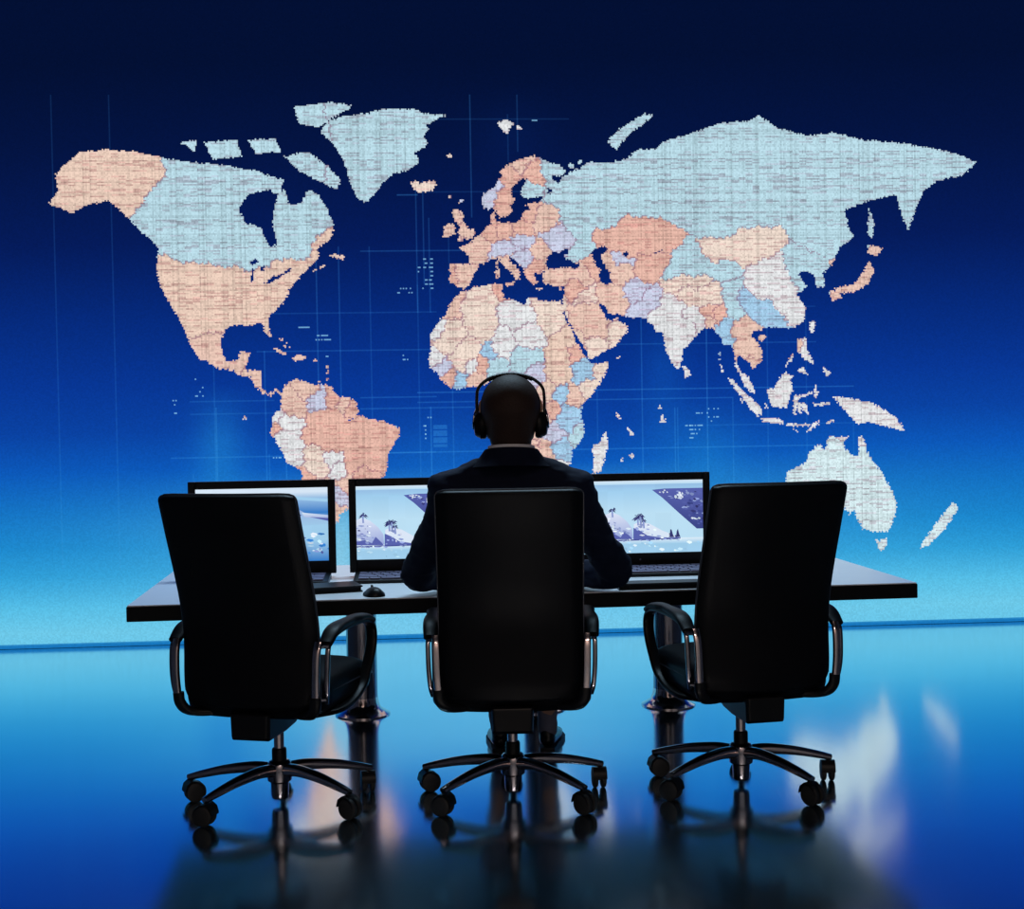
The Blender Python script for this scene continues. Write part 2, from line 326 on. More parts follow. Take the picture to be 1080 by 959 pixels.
def build_screen(root):
    x0, x1, z0, z1, d = -3.6, 4.8, .002, 4.5, .0088
    nx, nz = int((x1-x0)/d), int((z1-z0)/d)
    xs = x0 + (np.arange(nx)+.5)*d; zs = z0 + (np.arange(nz)+.5)*d
    X, Z = np.meshgrid(xs, zs)
    PX, PY = to_px(X, np.full_like(X, YW), Z)
    land = np.zeros(X.shape, bool)
    jag = (rng.random(X.shape)-.5)*1.9; jag2 = (rng.random(X.shape)-.5)*1.9
    def mark(poly, val):
        mn, mx = poly.min(0)-3, poly.max(0)+3
        jj, ii = np.where((PX > mn[0]) & (PX < mx[0]) & (PY > mn[1]) & (PY < mx[1]))
        if len(jj) == 0: return
        r = inside(poly, PX[jj, ii]+jag[jj, ii], PY[jj, ii]+jag2[jj, ii])
        land[jj[r], ii[r]] = val
    for p in LAND: mark(p, True)
    for p in WATER: mark(p, False)
    # ocean: navy at the top, cyan at the bottom
    ys = [60, 150, 250, 330, 400, 450, 490, 530, 570, 600, 635, 660, 690]
    cs = np.array([(3, 16, 52), (4, 20, 66), (5, 27, 90), (6, 42, 124), (8, 54, 148), (10, 66, 162), (12, 88, 185), (18, 112, 194), (26, 134, 204), (44, 156, 214), (86, 190, 230), (108, 200, 232), (100, 195, 232)], float)
    yr = PY + (PX-540)*.0166
    # the lower glow starts higher on the right half of the picture
    yr = yr + np.clip((PX-560)/400, 0, 1)*16*np.clip((yr-350)/80, 0, 1)
    C = np.stack([np.interp(yr, ys, cs[:, k]) for k in range(3)], -1)
    def band(cx, w_, ya, yb, amt, col):
        a = np.exp(-((PX-cx)/w_)**2)*np.clip((yr-ya)/60, 0, 1)*np.clip((yb-yr)/60, 0, 1)*amt
        C[:] = C*(1-a[..., None]) + np.array(col, float)*a[..., None]
    band(500, 290, 490, 790, .72, (118, 198, 234)); band(232, 26, 400, 640, .55, (30, 128, 205)); band(700, 24, 330, 520, .28, (20, 100, 190)); band(745, 40, 430, 640, .45, (28, 130, 205))  # wide first band added behind the monitors to brighten the floor reflection
    band(360, 16, 500, 660, .7, (140, 202, 228)); band(540, 40, 90, 200, .25, (8, 40, 110)); band(470, 60, 420, 560, .35, (22, 105, 195)); band(345, 40, 560, 690, .6, (150, 210, 235))
    def add(m, amt, col):
        C[m] = C[m]*(1-amt) + np.array(col, float)*amt
    vl = [(678, 325, 600, .5), (716, 430, 600, .4), (713, 430, 520, .5), (746, 330, 620, .6), (774, 420, 620, .4), (810, 330, 600, .35), (851, 330, 600, .3), (443, 300, 620, .3), (453, 230, 330, .4), (455, 430, 520, .6), (479, 400, 620, .4), (630, 300, 480, .35), (440, 200, 330, .45), (447, 190, 300, .45), (497, 100, 230, .5), (392, 260, 500, .35), (359, 260, 420, .45), (474, 250, 300, .3), (545, 100, 160, .4), (536, 120, 170, .3), (227, 380, 520, .35), (229, 430, 600, .5), (281, 370, 520, .45), (334, 250, 420, .5), (284, 480, 520, .4), (303, 490, 520, .5), (205, 500, 640, .3), (632, 560, 600, .3), (900, 430, 560, .3), (120, 100, 600, .3), (60, 100, 600, .3)]
    for x_, ya, yb, a in vl:
        X_ = at(x_, (ya+yb)/2, YW).x; i = int((X_-x0)/d)
        if 0 <= i < nx:
            m = np.zeros_like(land); m[:, i] = (PY[:, i] > ya) & (PY[:, i] < yb); add(m, a*.42, (70, 165, 235))
    hl = [(720, 362, 640, 860, .4), (760, 409, 440, 900, .6), (700, 421, 440, 774, .5), (800, 447, 746, 900, .3), (600, 474, 400, 860, .55), (437, 205, 418, 440, .7), (480, 202, 440, 560, .3), (440, 264, 380, 520, .5), (530, 125, 440, 600, .3), (320, 331, 270, 460, .35), (320, 371, 270, 460, .45), (240, 424, 200, 290, .4), (420, 419, 380, 460, .5), (420, 431, 380, 500, .5), (240, 482, 180, 300, .5), (420, 477, 405, 460, .4), (720, 325, 640, 860, .3), (280, 436, 200, 300, .35)]
    for x_, y_, xa, xb, a in hl:
        Z_ = at(x_, y_, YW).z; j = int((Z_-z0)/d)
        if 0 <= j < nz:
            m = np.zeros_like(land); m[j, :] = (PX[j, :] > xa) & (PX[j, :] < xb); add(m, a*.42, (70, 165, 235))
    def specks(xa, xb, ya, yb, dens, amt=.7, col=(150, 215, 245), rows=3):
        m = (PX > xa) & (PX < xb) & (PY > ya) & (PY < yb)
        rowsel = (np.arange(nz) % rows == 0)[:, None]
        add(m & rowsel & (rng.random(X.shape) < dens), amt, col)
    for a in ((446, 451, 269, 305, .5), (453, 457, 269, 308, .6), (440, 443, 270, 292, .3), (314, 327, 343, 349, .9), (333, 346, 351, 355, .7), (333, 349, 357, 361, .7), (722, 742, 445, 449, .6), (734, 742, 434, 440, .4), (727, 731, 448, 463, .6), (730, 738, 452, 458, .3), (446, 450, 446, 462, .6), (448, 455, 437, 468, .15), (418, 436, 304, 309, .3), (180, 186, 415, 440, .3), (424, 430, 372, 380, .3), (412, 418, 447, 451, .3), (205, 215, 400, 420, .15), (560, 570, 120, 128, .4), (745, 760, 430, 445, .2), (344, 360, 376, 380, .4), (288, 298, 482, 486, .7)):
        specks(a[0], a[1], a[2], a[3], a[4])
    add((PX > 457) & (PX < 472) & (PY > 448) & (PY < 472) & ((np.arange(nz) % 5 > 0)[:, None]), .35, (60, 150, 225))
    low = np.clip((.032-Z)/.010, 0, 1)[..., None]; C = C*(1-low) + np.array((24, 118, 188))*low
    # land: nearest country, with dotted borders and the weave of the LED rows
    jj, ii = np.where(land)
    px, py = PX[jj, ii], PY[jj, ii]
    wx = px + 1.2*np.sin(py*.31+np.sin(px*.17)*2)+1.0*np.sin(py*.83+px*.4); wy = py + 1.2*np.sin(px*.29+np.cos(py*.21)*2)+1.0*np.cos(px*.77-py*.5)
    best = np.full(len(px), 1e9); bi = np.zeros(len(px), int)
    for k, (sx, sy) in enumerate(seeds):
        dd = (wx-sx)**2 + (wy-sy)**2; m = dd < best; best[m] = dd[m]; bi[m] = k
    ID = np.full(X.shape, -1); ID[jj, ii] = sid[bi]
    LC = np.zeros(X.shape+(3,)); LC[jj, ii] = scol[bi]
    edge = np.zeros_like(land)
    for ax, sh in ((0, 1), (1, 1)):
        o = np.roll(ID, sh, ax); edge |= (ID >= 0) & (o >= 0) & (o != ID)
    LCs = LC.copy()                                    # let neighbouring tints bleed a little
    weave = 1 - .09*(rng.random(nz)[:, None]**2) - .10*(rng.random(nx)[None, :]**3) - .12*rng.random(X.shape)**2
    runs = rng.random((nz, nx//5+1)).repeat(5, 1)[:, :nx]
    runs = np.where(np.roll(rng.random((nz, 1)), 0) > .45, runs, 0)
    weave = weave - .10*(runs > .7)
    tint = np.where((runs > .62)[..., None], np.array([1.0, .93, .95]), 1.0)
    LCs = LCs*weave[..., None]*tint*1.03
    dark = edge & (rng.random(X.shape) < .8)
    LCs[dark] = LCs[dark]*.55 + np.array([150, 90, 125])*.36
    coast = np.zeros_like(land)
    for ax, sh in ((0, 1), (1, 1), (0, -1), (1, -1)): coast |= land & ~np.roll(land, sh, ax)
    LCs[coast] = LCs[coast]*.9 + np.array([215, 195, 215])*.08
    C = C*(1 + (rng.random(X.shape)-.5)[..., None]*.07)
    C = np.where(land[..., None], LCs, C)
    rgb = lin(np.clip(C, 0, 255))
    # one welded sheet, one cell per LED
    vx = x0 + np.arange(nx+1)*d; vz = z0 + np.arange(nz+1)*d
    VX, VZ = np.meshgrid(vx, vz)
    co = np.stack([VX, np.full_like(VX, YW), VZ], -1).reshape(-1, 3)
    J, I = np.meshgrid(np.arange(nz), np.arange(nx), indexing='ij')
    a = (J*(nx+1)+I).ravel()
    q = np.stack([a, a+1, a+nx+2, a+nx+1], -1).astype(np.int32)
    me = bpy.data.meshes.new('lit_picture')
    me.vertices.add(len(co)); me.vertices.foreach_set('co', co.ravel().astype(np.float32))
    me.loops.add(q.size); me.loops.foreach_set('vertex_index', q.ravel())
    me.polygons.add(len(q)); me.polygons.foreach_set('loop_start', np.arange(0, q.size, 4, dtype=np.int32))
    me.update(calc_edges=True)
    at_ = me.attributes.new('picture', 'FLOAT_COLOR', 'FACE')
    at_.data.foreach_set('color', np.concatenate([rgb.reshape(-1, 3), np.ones((len(q), 1))], 1).ravel().astype(np.float32))
    m = bpy.data.materials.new('led_picture'); m.use_nodes = True; nt = m.node_tree
    nt.nodes.remove(nt.nodes['Principled BSDF'])
    e = nt.nodes.new('ShaderNodeEmission'); an = nt.nodes.new('ShaderNodeAttribute'); an.attribute_name = 'picture'
    e.inputs[1].default_value = SCREEN
    nt.links.new(an.outputs['Color'], e.inputs[0]); nt.links.new(e.outputs[0], nt.nodes['Material Output'].inputs[0])
    MATS['led_picture'] = m
    o = link_mesh('lit_picture', me, 'led_picture', root, smooth=False)
    o.location = -root.location
    return o
SCREEN = 1.0
vw = empty('video_wall', (.6, YW, 0))
tag(vw, 'huge lit video wall showing a world map over blue ocean behind the desk', 'video wall')
build_screen(vw)
bm = bmesh.new(); box(bm, -4.25, 4.25, .004, .10, .002, 4.56); obj('cabinet', bm, 'monitor_black', vw, smooth=False)
bm = bmesh.new()
for b_ in ((-4.25, 4.25, -.012, .004, 4.5, 4.56), (-4.25, -4.2, -.012, .004, .05, 4.5), (4.2, 4.25, -.012, .004, .05, 4.5)): box(bm, *b_)
obj('frame', bm, 'base_blue', vw, smooth=False)

# ------------------------------------------------------------------ the desk
DX0, DX1, DY0, DY1, DZ0, DZ1 = -1.16, 1.985, 5.30, 6.56, .637, .70
desk = empty('control_desk', (.43, 6.1, 0), .03)
tag(desk, 'long dark edged control desk with pale glossy top in front of the map', 'desk')
def dl(x, y): return x-.43, y-6.1-(x-.43)*.03
bm = bmesh.new(); box(bm, DX0-.43, DX1-.43, DY0-6.1, DY1-6.1, DZ0, DZ1-.004); obj('desk_frame', bm, 'desk_edge', desk, .004, smooth=False)
bm = bmesh.new(); box(bm, DX0-.43+.004, DX1-.43-.004, DY0-6.1+.004, DY1-6.1-.004, DZ1-.004, DZ1); o = obj('worktop', bm, 'desk_top', desk, smooth=False); tag(o, 'pale glossy worktop')
for lx in (-.283, .556, 1.184):
    bm = bmesh.new(); x_, y_ = dl(lx, 6.42)
    lathe(bm, [(.072, .012), (.072, DZ0)], (x_, y_, 0), 40); leg = obj('leg', bm, 'dark_chrome', desk)
    bm = bmesh.new(); lathe(bm, [(.13, 0), (.13, .006), (.118, .012), (.088, .030), (.078, .055), (.0735, .085)], (x_, y_, 0), 40); obj('foot_flange', bm, 'chrome', leg)
    bm = bmesh.new(); lathe(bm, [(.074, DZ0-.05), (.095, DZ0-.03), (.11, DZ0)], (x_, y_, 0), 32); obj('collar', bm, 'dark_chrome', leg)

# ------------------------------------------------------------------ chairs
def prof_at(z):
    P = [(.375, -.222), (.42, -.238), (.50, -.248), (.60, -.243), (.68, -.248), (.78, -.272), (.90, -.318), (1.02, -.368), (1.17, -.425)]
    return float(np.interp(z, [p[0] for p in P], [p[1] for p in P]))
BZ0, BZ1, BT, BW = .395, 1.155, .042, .255
def back_y(z): return sum(prof_at(z+k*.02) for k in (-2, -1, 0, 1, 2))/5
def back_w(z):
    w_ = BW - .006*(z-.4)
    r = .024
    if z > BZ1-r: q = (z-(BZ1-r))/r; w_ -= r*(1-math.sqrt(max(0, 1-q*q)))
    r = .075
    if z < BZ0+r: q = ((BZ0+r)-z)/r; w_ -= r*.8*(1-math.sqrt(max(0, 1-q*q)))
    return w_
def make_chair():
    root = empty('office_chair', (0, 0, 0))
    # backrest: curved upholstered shell
    zs = [BZ0 + (BZ1-BZ0)*t for t in np.concatenate([np.linspace(0, .09, 9), np.linspace(.12, .93, 26), np.linspace(.95, 1, 8)])]
    bm = bmesh.new(); rr = []
    for z in zs:
        wv = back_w(z); yc = back_y(z); ring = []
        e = min(1, (z-BZ0)/.012+.25, (BZ1-z)/.012+.25); t = BT*.5*e
        N = 22
        for i in range(N):                   # rear face left to right, then front face
            u = -1 + 2*i/(N-1); bend = .030*u*u
            pad = min(1, (1-abs(u))/.07)**.5
            ring.append((wv*u, yc + bend - t*(.35+.65*pad), z))
        for i in range(N-2, 0, -1):
            u = -1 + 2*i/(N-1); bend = .030*u*u
            pad = min(1, (1-abs(u))/.07)**.5
            ring.append((wv*u, yc + bend + t*(.35+.65*pad), z))
        rr.append(ring)
    rings(bm, rr); back = obj('backrest', bm, 'leather', root, angle=70)
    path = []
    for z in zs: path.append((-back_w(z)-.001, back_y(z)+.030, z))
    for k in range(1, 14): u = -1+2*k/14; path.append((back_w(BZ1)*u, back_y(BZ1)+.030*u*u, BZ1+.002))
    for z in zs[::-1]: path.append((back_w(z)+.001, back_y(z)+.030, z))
    bm = bmesh.new(); sweep(bm, path, .0038, .0038, (0, 1, 0), 8); p = obj('highlight_piping', bm, 'highlight_piping', back); tag(p, 'piped edge, paled as a rim highlight')
    # seat cushion
    bm = bmesh.new(); rr = []
    for k, y in enumerate(np.linspace(-.235, .305, 22)):
        q = k/21; wv = .268 - .03*max(0, (.12-q)/.12) - .035*max(0, (q-.85)/.15)**2
        top = .522 - .012*math.sin(PI*q) - .075*max(0, (q-.8)/.2)**2; bot = .360 + .03*max(0, (q-.82)/.18)**2
        e = min(1, .35+q/.05, .35+(1-q)/.05); zc = (top+bot)/2; h = (top-bot)/2*e; n = 28; ring = []
        for i in range(n):
            a = 2*PI*(i+.5)/n; c, s = math.cos(a), math.sin(a)
            c = math.copysign(abs(c)**.42, c); s = math.copysign(abs(s)**.55, s)
            ring.append((wv*c, y, zc+h*s))
        rr.append(ring)
    rings(bm, rr); seat = obj('seat', bm, 'leather', root, angle=75)
    bm = bmesh.new(); sweep(bm, catmull([(-.263, -.2, .452), (-.266, .14, .45), (-.25, .275, .446), (0, .305, .444), (.25, .275, .446), (.266, .14, .45), (.263, -.2, .452)], 6), .0035, .0035, (0, 0, 1), 6)
    obj('highlight_piping', bm, 'highlight_piping', seat)
    # arms: a flat black loop with chrome uprights along the back edge
    for s in (-1, 1):
        x = s*.284
        loop = catmull([(x, -.225, .635), (x, -.16, .658), (x, -.04, .667), (x, .12, .662), (x, .205, .636), (x, .226, .585), (x, .205, .53), (x*.99, .165, .47), (x*.98, .12, .42), (x*.96, .03, .384), (x*.92, -.08, .372), (x*.75, -.17, .372)], 6)
        bm = bmesh.new(); sweep(bm, loop, .021, .0105, (1, 0, 0), 14, 3.2); arm = obj('armrest', bm, 'black_plastic', root)
        pad = catmull([(x, -.232, .632), (x, -.16, .672), (x, -.04, .681), (x, .12, .676), (x, .195, .652)], 6)
        bm = bmesh.new(); sweep(bm, pad, .029, .013, (1, 0, 0), 14, 2.6, taper=lambda t: (.75+.25*math.sin(PI*min(1, t*1.6+.1)) if t < .6 else 1.0, 1)); obj('arm_pad', bm, 'leather', arm)
        up = catmull([(s*.266, -.250, .640), (s*.264, -.266, .60), (s*.262, -.272, .52), (s*.258, -.268, .44)], 6)
        bm = bmesh.new(); sweep(bm, up, .013, .010, (1, 0, 0), 12, 3.5); ch = obj('back_rail', bm, 'chrome', root); tag(ch, 'chrome rail')
        up2 = catmull([(s*.292, -.222, .630), (s*.293, -.236, .60), (s*.291, -.242, .52), (s*.286, -.236, .46), (s*.278, -.222, .425)], 6)
        bm = bmesh.new(); sweep(bm, up2, .0085, .009, (1, 0, 0), 12, 3.5); sweep(bm, [(s*.27, -.246, .625), (s*.292, -.230, .625)], .008, .008, (0, 0, 1), 8); sweep(bm, [(s*.262, -.242, .44), (s*.282, -.232, .44)], .008, .008, (0, 0, 1), 8)
        obj('arm_upright', bm, 'dark_chrome', arm)
        br = catmull([(s*.257, -.266, .455), (s*.254, -.262, .42), (s*.236, -.25, .392), (s*.205, -.225, .378), (s*.15, -.19, .376)], 6)
        bm = bmesh.new(); sweep(bm, br, .020, .014, (1, 0, 0), 14, 2.6); obj('corner_bracket', bm, 'black_plastic', ch)
        bm = bmesh.new(); lathe(bm, [(.0, 0), (.008, .001), (.008, .005), (.0, .0065)], (s*.26, -.27, .46), 12, 'Y'); obj('screw', bm, 'chrome', ch)
    # tilt mechanism, lever, column, base
    bm = bmesh.new(); rr = []
    for y, w_, zt, zb in ((-.25, .066, .380, .300), (-.235, .072, .382, .287), (-.09, .072, .385, .292), (.0, .07, .385, .302), (.10, .066, .385, .335), (.14, .06, .38, .36)):
        rr.append([(-w_, y, zb), (w_, y, zb), (w_*1.05, y, zt), (-w_*1.05, y, zt)])
    rings(bm, rr); mech = obj('tilt_mechanism', bm, 'black_plastic', root, .006, smooth=False)
    bm = bmesh.new(); sweep(bm, [(.06, .03, .375), (.16, .035, .38), (.235, .03, .382)], .006, .006, (0, 0, 1), 8); sweep(bm, [(.215, .03, .382), (.275, .025, .385)], .016, .008, (0, 1, 0), 10); obj('lever', bm, 'black_plastic', mech)
    bm = bmesh.new(); lathe(bm, [(.019, .17), (.019, .31)], (0, 0, 0), 24); obj('gas_column', bm, 'chrome', root)
    bm = bmesh.new(); lathe(bm, [(.027, .06), (.027, .20), (.024, .206), (.019, .207)], (0, 0, 0), 24); obj('column_sleeve', bm, 'black_plastic', root)
    bm = bmesh.new(); lathe(bm, [(.028, .022), (.031, .03), (.033, .08), (.044, .088), (.047, .12), (.045, .150), (.036, .160), (.027, .162)], (0, 0, 0), 28); obj('base_hub', bm, 'dark_chrome', root)
    R = .335
    for k in range(5):
        a = PI/2 + math.radians((0, 75, 134, -134, -75)[k])
        c, s = math.cos(a), math.sin(a)
        P = [(.030, .128), (.10, .134), (.20, .124), (.29, .106), (R+.012, .092)]
        path = catmull([(c*r, s*r, z) for r, z in P], 5)
        bm = bmesh.new(); sweep(bm, path, .026, .024, (-s, c, 0), 24, 2.2, taper=lambda t: (1-.42*t, 1-.52*t)); lg = obj('base_leg', bm, 'chrome', root)
        ca = empty('caster', (c*R, s*R, 0)); ca.parent = root
        sw = Matrix.Rotation(a + .9 + k*1.3, 4, 'Z')
        bm = bmesh.new(); lathe(bm, [(.007, .05), (.007, .09)], (0, 0, 0), 12); box(bm, -.005, .005, -.012, .03, .034, .058)
        hb = [(y, z) for y, z in ((-.018, .045), (-.012, .065), (.005, .078), (.026, .076), (.044, .062), (.052, .045))]
        rings(bm, [[(-.026, y-.012, z+.004), (.026, y-.012, z+.004), (.026, y-.012, z-.004), (-.026, y-.012, z-.004)] for y, z in hb])
        bm.transform(sw); obj('caster_hood', bm, 'black_plastic', ca)
        for q in (-1, 1):
            bm = bmesh.new(); lathe(bm, [(.008, -.010), (.030, -.010), (.036, -.007), (.038, 0), (.036, .007), (.030, .010), (.008, .010)], (q*.0155, .012, .038), 24, 'X'); bm.transform(sw); obj('wheel', bm, 'rubber', ca)
    return root
CH = make_chair()
CH.location = (.322, 4.94, 0); CH.rotation_euler.z = -math.radians(3.5)
tag(CH, 'black leather swivel chair in the middle, with the seated man in it', 'chair', 'office chairs at the control desk')
def spin_base(root, ang):
    for ch in root.children:
        if ch.name.startswith('base_leg'): ch.rotation_euler.z = ang
        if ch.name.startswith('caster'): ch.location = Matrix.Rotation(ang, 3, 'Z') @ ch.location; ch.rotation_euler.z = ang
c2 = copy_tree(CH); spin_base(c2, math.radians(22)); c2.location = (-.533, 4.955, 0); c2.rotation_euler.z = -math.radians(18)
c2.rotation_euler.z += 0; c2['label'] = 'empty black leather swivel chair left of the man, turned to the right'
c3 = copy_tree(CH); spin_base(c3, -math.radians(22)); c3.location = (1.185, 4.985, 0); c3.rotation_euler.z = math.radians(8.5)
c3['label'] = 'empty black leather swivel chair right of the man, turned to the left'

# ------------------------------------------------------------------ monitors, keyboards, mouse
PC = dict(sky0=(150, 190, 228), sky1=(160, 206, 238), sky2=(186, 222, 243), sea=(158, 204, 234), surf=(222, 238, 250), snow=(222, 230, 248), rock=(88, 98, 172), cliff=(58, 68, 134), tree=(54, 56, 112), fleck=(136, 152, 206), deep=(52, 122, 198), pale=(214, 230, 246), ridge=(150, 166, 218))
SW, SHT = .580, .327                                   # lit area
def screen_picture(kind, shift, parent, z0):
    bm = bmesh.new(); layer = [0]; cl = bm.loops.layers.float_color.new('picture')
    rn = random.Random(3)
    def clip(pts, ax, lim, keep):
        out = []
        for i in range(len(pts)):
            a, b = pts[i-1], pts[i]; ia, ib = keep(a[ax]), keep(b[ax])
            if ia != ib:
                t = (lim-a[ax])/(b[ax]-a[ax]); out.append((a[0]+(b[0]-a[0])*t, a[1]+(b[1]-a[1])*t))
            if ib: out.append(b)
        return out
    def poly(pts, c, sh=True, jit=0, top=None):
        pts = [((u + (shift if sh else 0)), v) for u, v in pts]
        for ax, lim, kp in ((0, 0, lambda q: q >= 0), (0, 1, lambda q: q <= 1), (1, 0, lambda q: q >= 0), (1, 1, lambda q: q <= 1)):
            if pts: pts = clip(pts, ax, lim, kp)
        if len(pts) < 3: return
        layer[0] += 1
        f = bm.faces.new([bm.verts.new(((u-.5)*SW, -.0004-layer[0]*.00001, z0+v*SHT)) for u, v in pts])
        k = 1 + jit*(rn.random()-.5); v0 = min(p[1] for p in pts); v1 = max(p[1] for p in pts)
        for lp, p in zip(f.loops, pts):
            q = (p[1]-v0)/max(1e-6, v1-v0); C = np.array(PC[c], float)*(1-q) + np.array(PC[top or c], float)*q
            lp[cl] = tuple(lin(np.clip(C*k, 0, 255))) + (1,)
    def bar(v0, v1, c, top=None):
        n = 8
        for k in range(n): poly([(k/n, v0), ((k+1)/n, v0), ((k+1)/n, v1), (k/n, v1)], c, False, .02, top)
    def spray(n, u0, u1, v0, v1, cols, size=.014, ok=lambda u, v: True, sh=True):
        for k in range(n):
            u = u0+(u1-u0)*rn.random(); v = v0+(v1-v0)*rn.random()
            if not ok(u, v): continue
            a, b = size*(.3+rn.random()), size*(.3+.9*rn.random())
            poly([(u-a, v+b*.2), (u-a*.3, v+b), (u+a*.8, v+b*.5), (u+a, v-b*.3), (u+a*.1, v-b)], rn.choice(cols), sh, .2)
    def frond(u, v, s):
        for k in range(11):
            a = -.5 + k*(PI+1)/10 + .2*(rn.random()-.5); L = s*(.5+.8*rn.random())
            c, d = math.cos(a), math.sin(a)
            poly([(u, v-.01), (u+c*L*.6-d*s*.12, v+d*L*1.1+c*s*.2), (u+c*L, v+d*L*1.2-.02), (u+c*L*.5+d*s*.12, v+d*L*.8-c*s*.25)], 'tree', True, .3)
        poly([(u-.006, v), (u+.006, v), (u+.01, v-.10), (u-.004, v-.10)], 'fleck')
    if kind == 'coast':
        bar(0, .12, 'sky1', 'sea'); bar(.12, .2, 'sea', 'surf'); bar(.2, .55, 'sky2', 'sky2'); bar(.55, .86, 'sky2', 'sky1'); bar(.86, .95, 'sky1', 'sky0'); bar(.95, 1, 'sky2', 'pale')
        spray(40, 0, 1, .02, .15, ['surf', 'sky2', 'sea', 'sky1'], .02, sh=False)
        poly([(.60, .87), (.70, .885), (1.3, .885), (1.3, .32), (.95, .32), (.80, .56), (.68, .76)], 'cliff', True, 0, 'rock')
        spray(220, .62, 1.25, .34, .87, ['fleck', 'rock', 'tree', 'rock', 'cliff', 'ridge'], .020, lambda u, v: v > .885-(u-.62)*1.45)
        spray(16, .62, .72, .80, .87, ['surf', 'snow', 'fleck'], .012, lambda u, v: v > .885-(u-.62)*1.3)
        spray(14, .78, .86, .74, .82, ['surf', 'snow', 'pale'], .018); spray(6, .9, .97, .42, .48, ['surf', 'snow'], .014)
        poly([(.16, .2), (.17, .4), (.22, .53), (.28, .57), (.34, .53), (.40, .44), (.44, .34), (.445, .2)], 'ridge', True, 0, 'snow')
        poly([(.15, .2), (.17, .26), (.25, .25), (.30, .27), (.35, .22), (.38, .31), (.43, .22), (.44, .19)], 'rock')
        isl = lambda u, v: v < .57-abs(u-.29)*1.2
        spray(26, .17, .43, .22, .5, ['ridge', 'fleck', 'snow', 'surf', 'surf'], .022, isl); spray(20, .18, .34, .28, .46, ['rock', 'tree', 'fleck'], .012, isl)
        frond(.285, .60, .034)
        poly([(.45, .2), (.455, .40), (.50, .43), (.58, .40), (.68, .30), (.80, .22), (.82, .19)], 'pale', True, 0, 'snow')
        poly([(.448, .2), (.45, .35), (.50, .31), (.56, .24), (.66, .21), (.82, .205), (.82, .185), (.45, .185)], 'rock')
        spray(26, .46, .78, .20, .42, ['snow', 'surf', 'ridge', 'fleck'], .018, lambda u, v: v < .47-(u-.46)*.8)
        frond(.485, .48, .048); frond(.505, .50, .04); frond(.53, .44, .026)
        spray(14, .735, .81, .20, .27, ['tree', 'cliff', 'rock'], .014)
        for u in (.75, .80): poly([(u-.016, .21), (u-.010, .28+.05*rn.random()), (u, .30+.04*rn.random()), (u+.010, .25), (u+.02, .21)], 'tree')
        poly([(.17, .185), (.8, .195), (.8, .18), (.17, .165)], 'rock', True, 0, 'cliff'); spray(20, .15, .85, .165, .19, ['surf', 'ridge', 'fleck'], .012)
    else:
        bar(0, .3, 'deep', 'sea'); bar(.3, .5, 'sea', 'sky1'); bar(.5, .66, 'sky1', 'deep'); bar(.66, .86, 'deep', 'sky0'); bar(.86, .94, 'sky0', 'pale'); bar(.94, 1, 'pale', 'pale')
        poly([(0, .84), (.3, .9), (.6, .86), (1, .80), (1, .84), (.5, .92), (0, .88)], 'sky1', False)
        poly([(.45, .62), (.62, .85), (.70, .78), (.82, .66), (1, .60), (1, .50), (.45, .44)], 'sea', False, 0, 'ridge')
        poly([(.64, .80), (.72, .74), (.80, .62), (.70, .58), (.66, .64)], 'rock', False, 0, 'cliff')
        spray(24, .64, .82, .55, .78, ['snow', 'ridge', 'fleck', 'rock'], .02, lambda u, v: v < .86-(u-.62)*1.1, False)
        poly([(.80, .66), (1, .62), (1, .56), (.82, .60)], 'ridge', False, 0, 'pale'); poly([(.86, .60), (1, .58), (1, .54)], 'rock', False)
        spray(110, 0, 1, .10, .40, ['snow', 'pale', 'fleck', 'rock', 'sky2', 'deep'], .024, sh=False)
    me = bpy.data.meshes.new('screen'); bm.to_mesh(me); bm.free()
    if 'screen_picture' not in MATS:
        m = bpy.data.materials.new('screen_picture'); m.use_nodes = True; nt = m.node_tree; nt.nodes.remove(nt.nodes['Principled BSDF'])
        e = nt.nodes.new('ShaderNodeEmission'); an = nt.nodes.new('ShaderNodeAttribute'); an.attribute_name = 'picture'
        nt.links.new(an.outputs['Color'], e.inputs[0]); nt.links.new(e.outputs[0], nt.nodes['Material Output'].inputs[0]); MATS['screen_picture'] = m
    return link_mesh('screen', me, 'screen_picture', parent, smooth=False)
def make_monitor(loc, kind, shift, label):
    r = empty('monitor', loc)
    tag(r, label, 'monitor', 'monitors on the control desk')
    W, H, Z0 = .645, .418, .018
    bm = bmesh.new()
    for b_ in ((-W/2, -SW/2, -.012, .012, Z0, Z0+H), (SW/2, W/2, -.012, .012, Z0, Z0+H), (-SW/2, SW/2, -.012, .012, Z0, Z0+.057), (-SW/2, SW/2, -.012, .012, Z0+.057+SHT, Z0+H)): box(bm, *b_)
    obj('bezel', bm, 'monitor_black', r, .003, smooth=False)
    bm = bmesh.new(); rings(bm, [[(x*(W/2-.004), y, Z0+H/2+z*(H/2-.004)) for x, z in ((-1, -1), (1, -1), (1, 1), (-1, 1))] for y in (-.004, .018)] + [[(x*W*.36, .045, Z0+H/2+z*H*.34) for x, z in ((-1, -1), (1, -1), (1, 1), (-1, 1))]])
    obj('back_cover', bm, 'monitor_black', r, .004, smooth=False)
    s = screen_picture(kind, shift, r, Z0+.057); s.location.y = -.006
    bm = bmesh.new(); rings(bm, [[(x*.05, y, z) for x, y in ((-1, .03), (1, .03), (1, .06), (-1, .06))] for z in (.012, .28)]); obj('stand_neck', bm, 'monitor_black', r, .004, smooth=False)
    bm = bmesh.new(); box(bm, -.14, .14, -.04, .14, 0, .012); obj('stand_base', bm, 'monitor_black', r, .004, smooth=False)
    bm = bmesh.new(); lathe(bm, [(0, -.0005), (.004, -.0005), (.004, .002)], (.0, -.0125, Z0+.028), 10, 'Y'); obj('power_button', bm, 'key_grey', r)
    return r
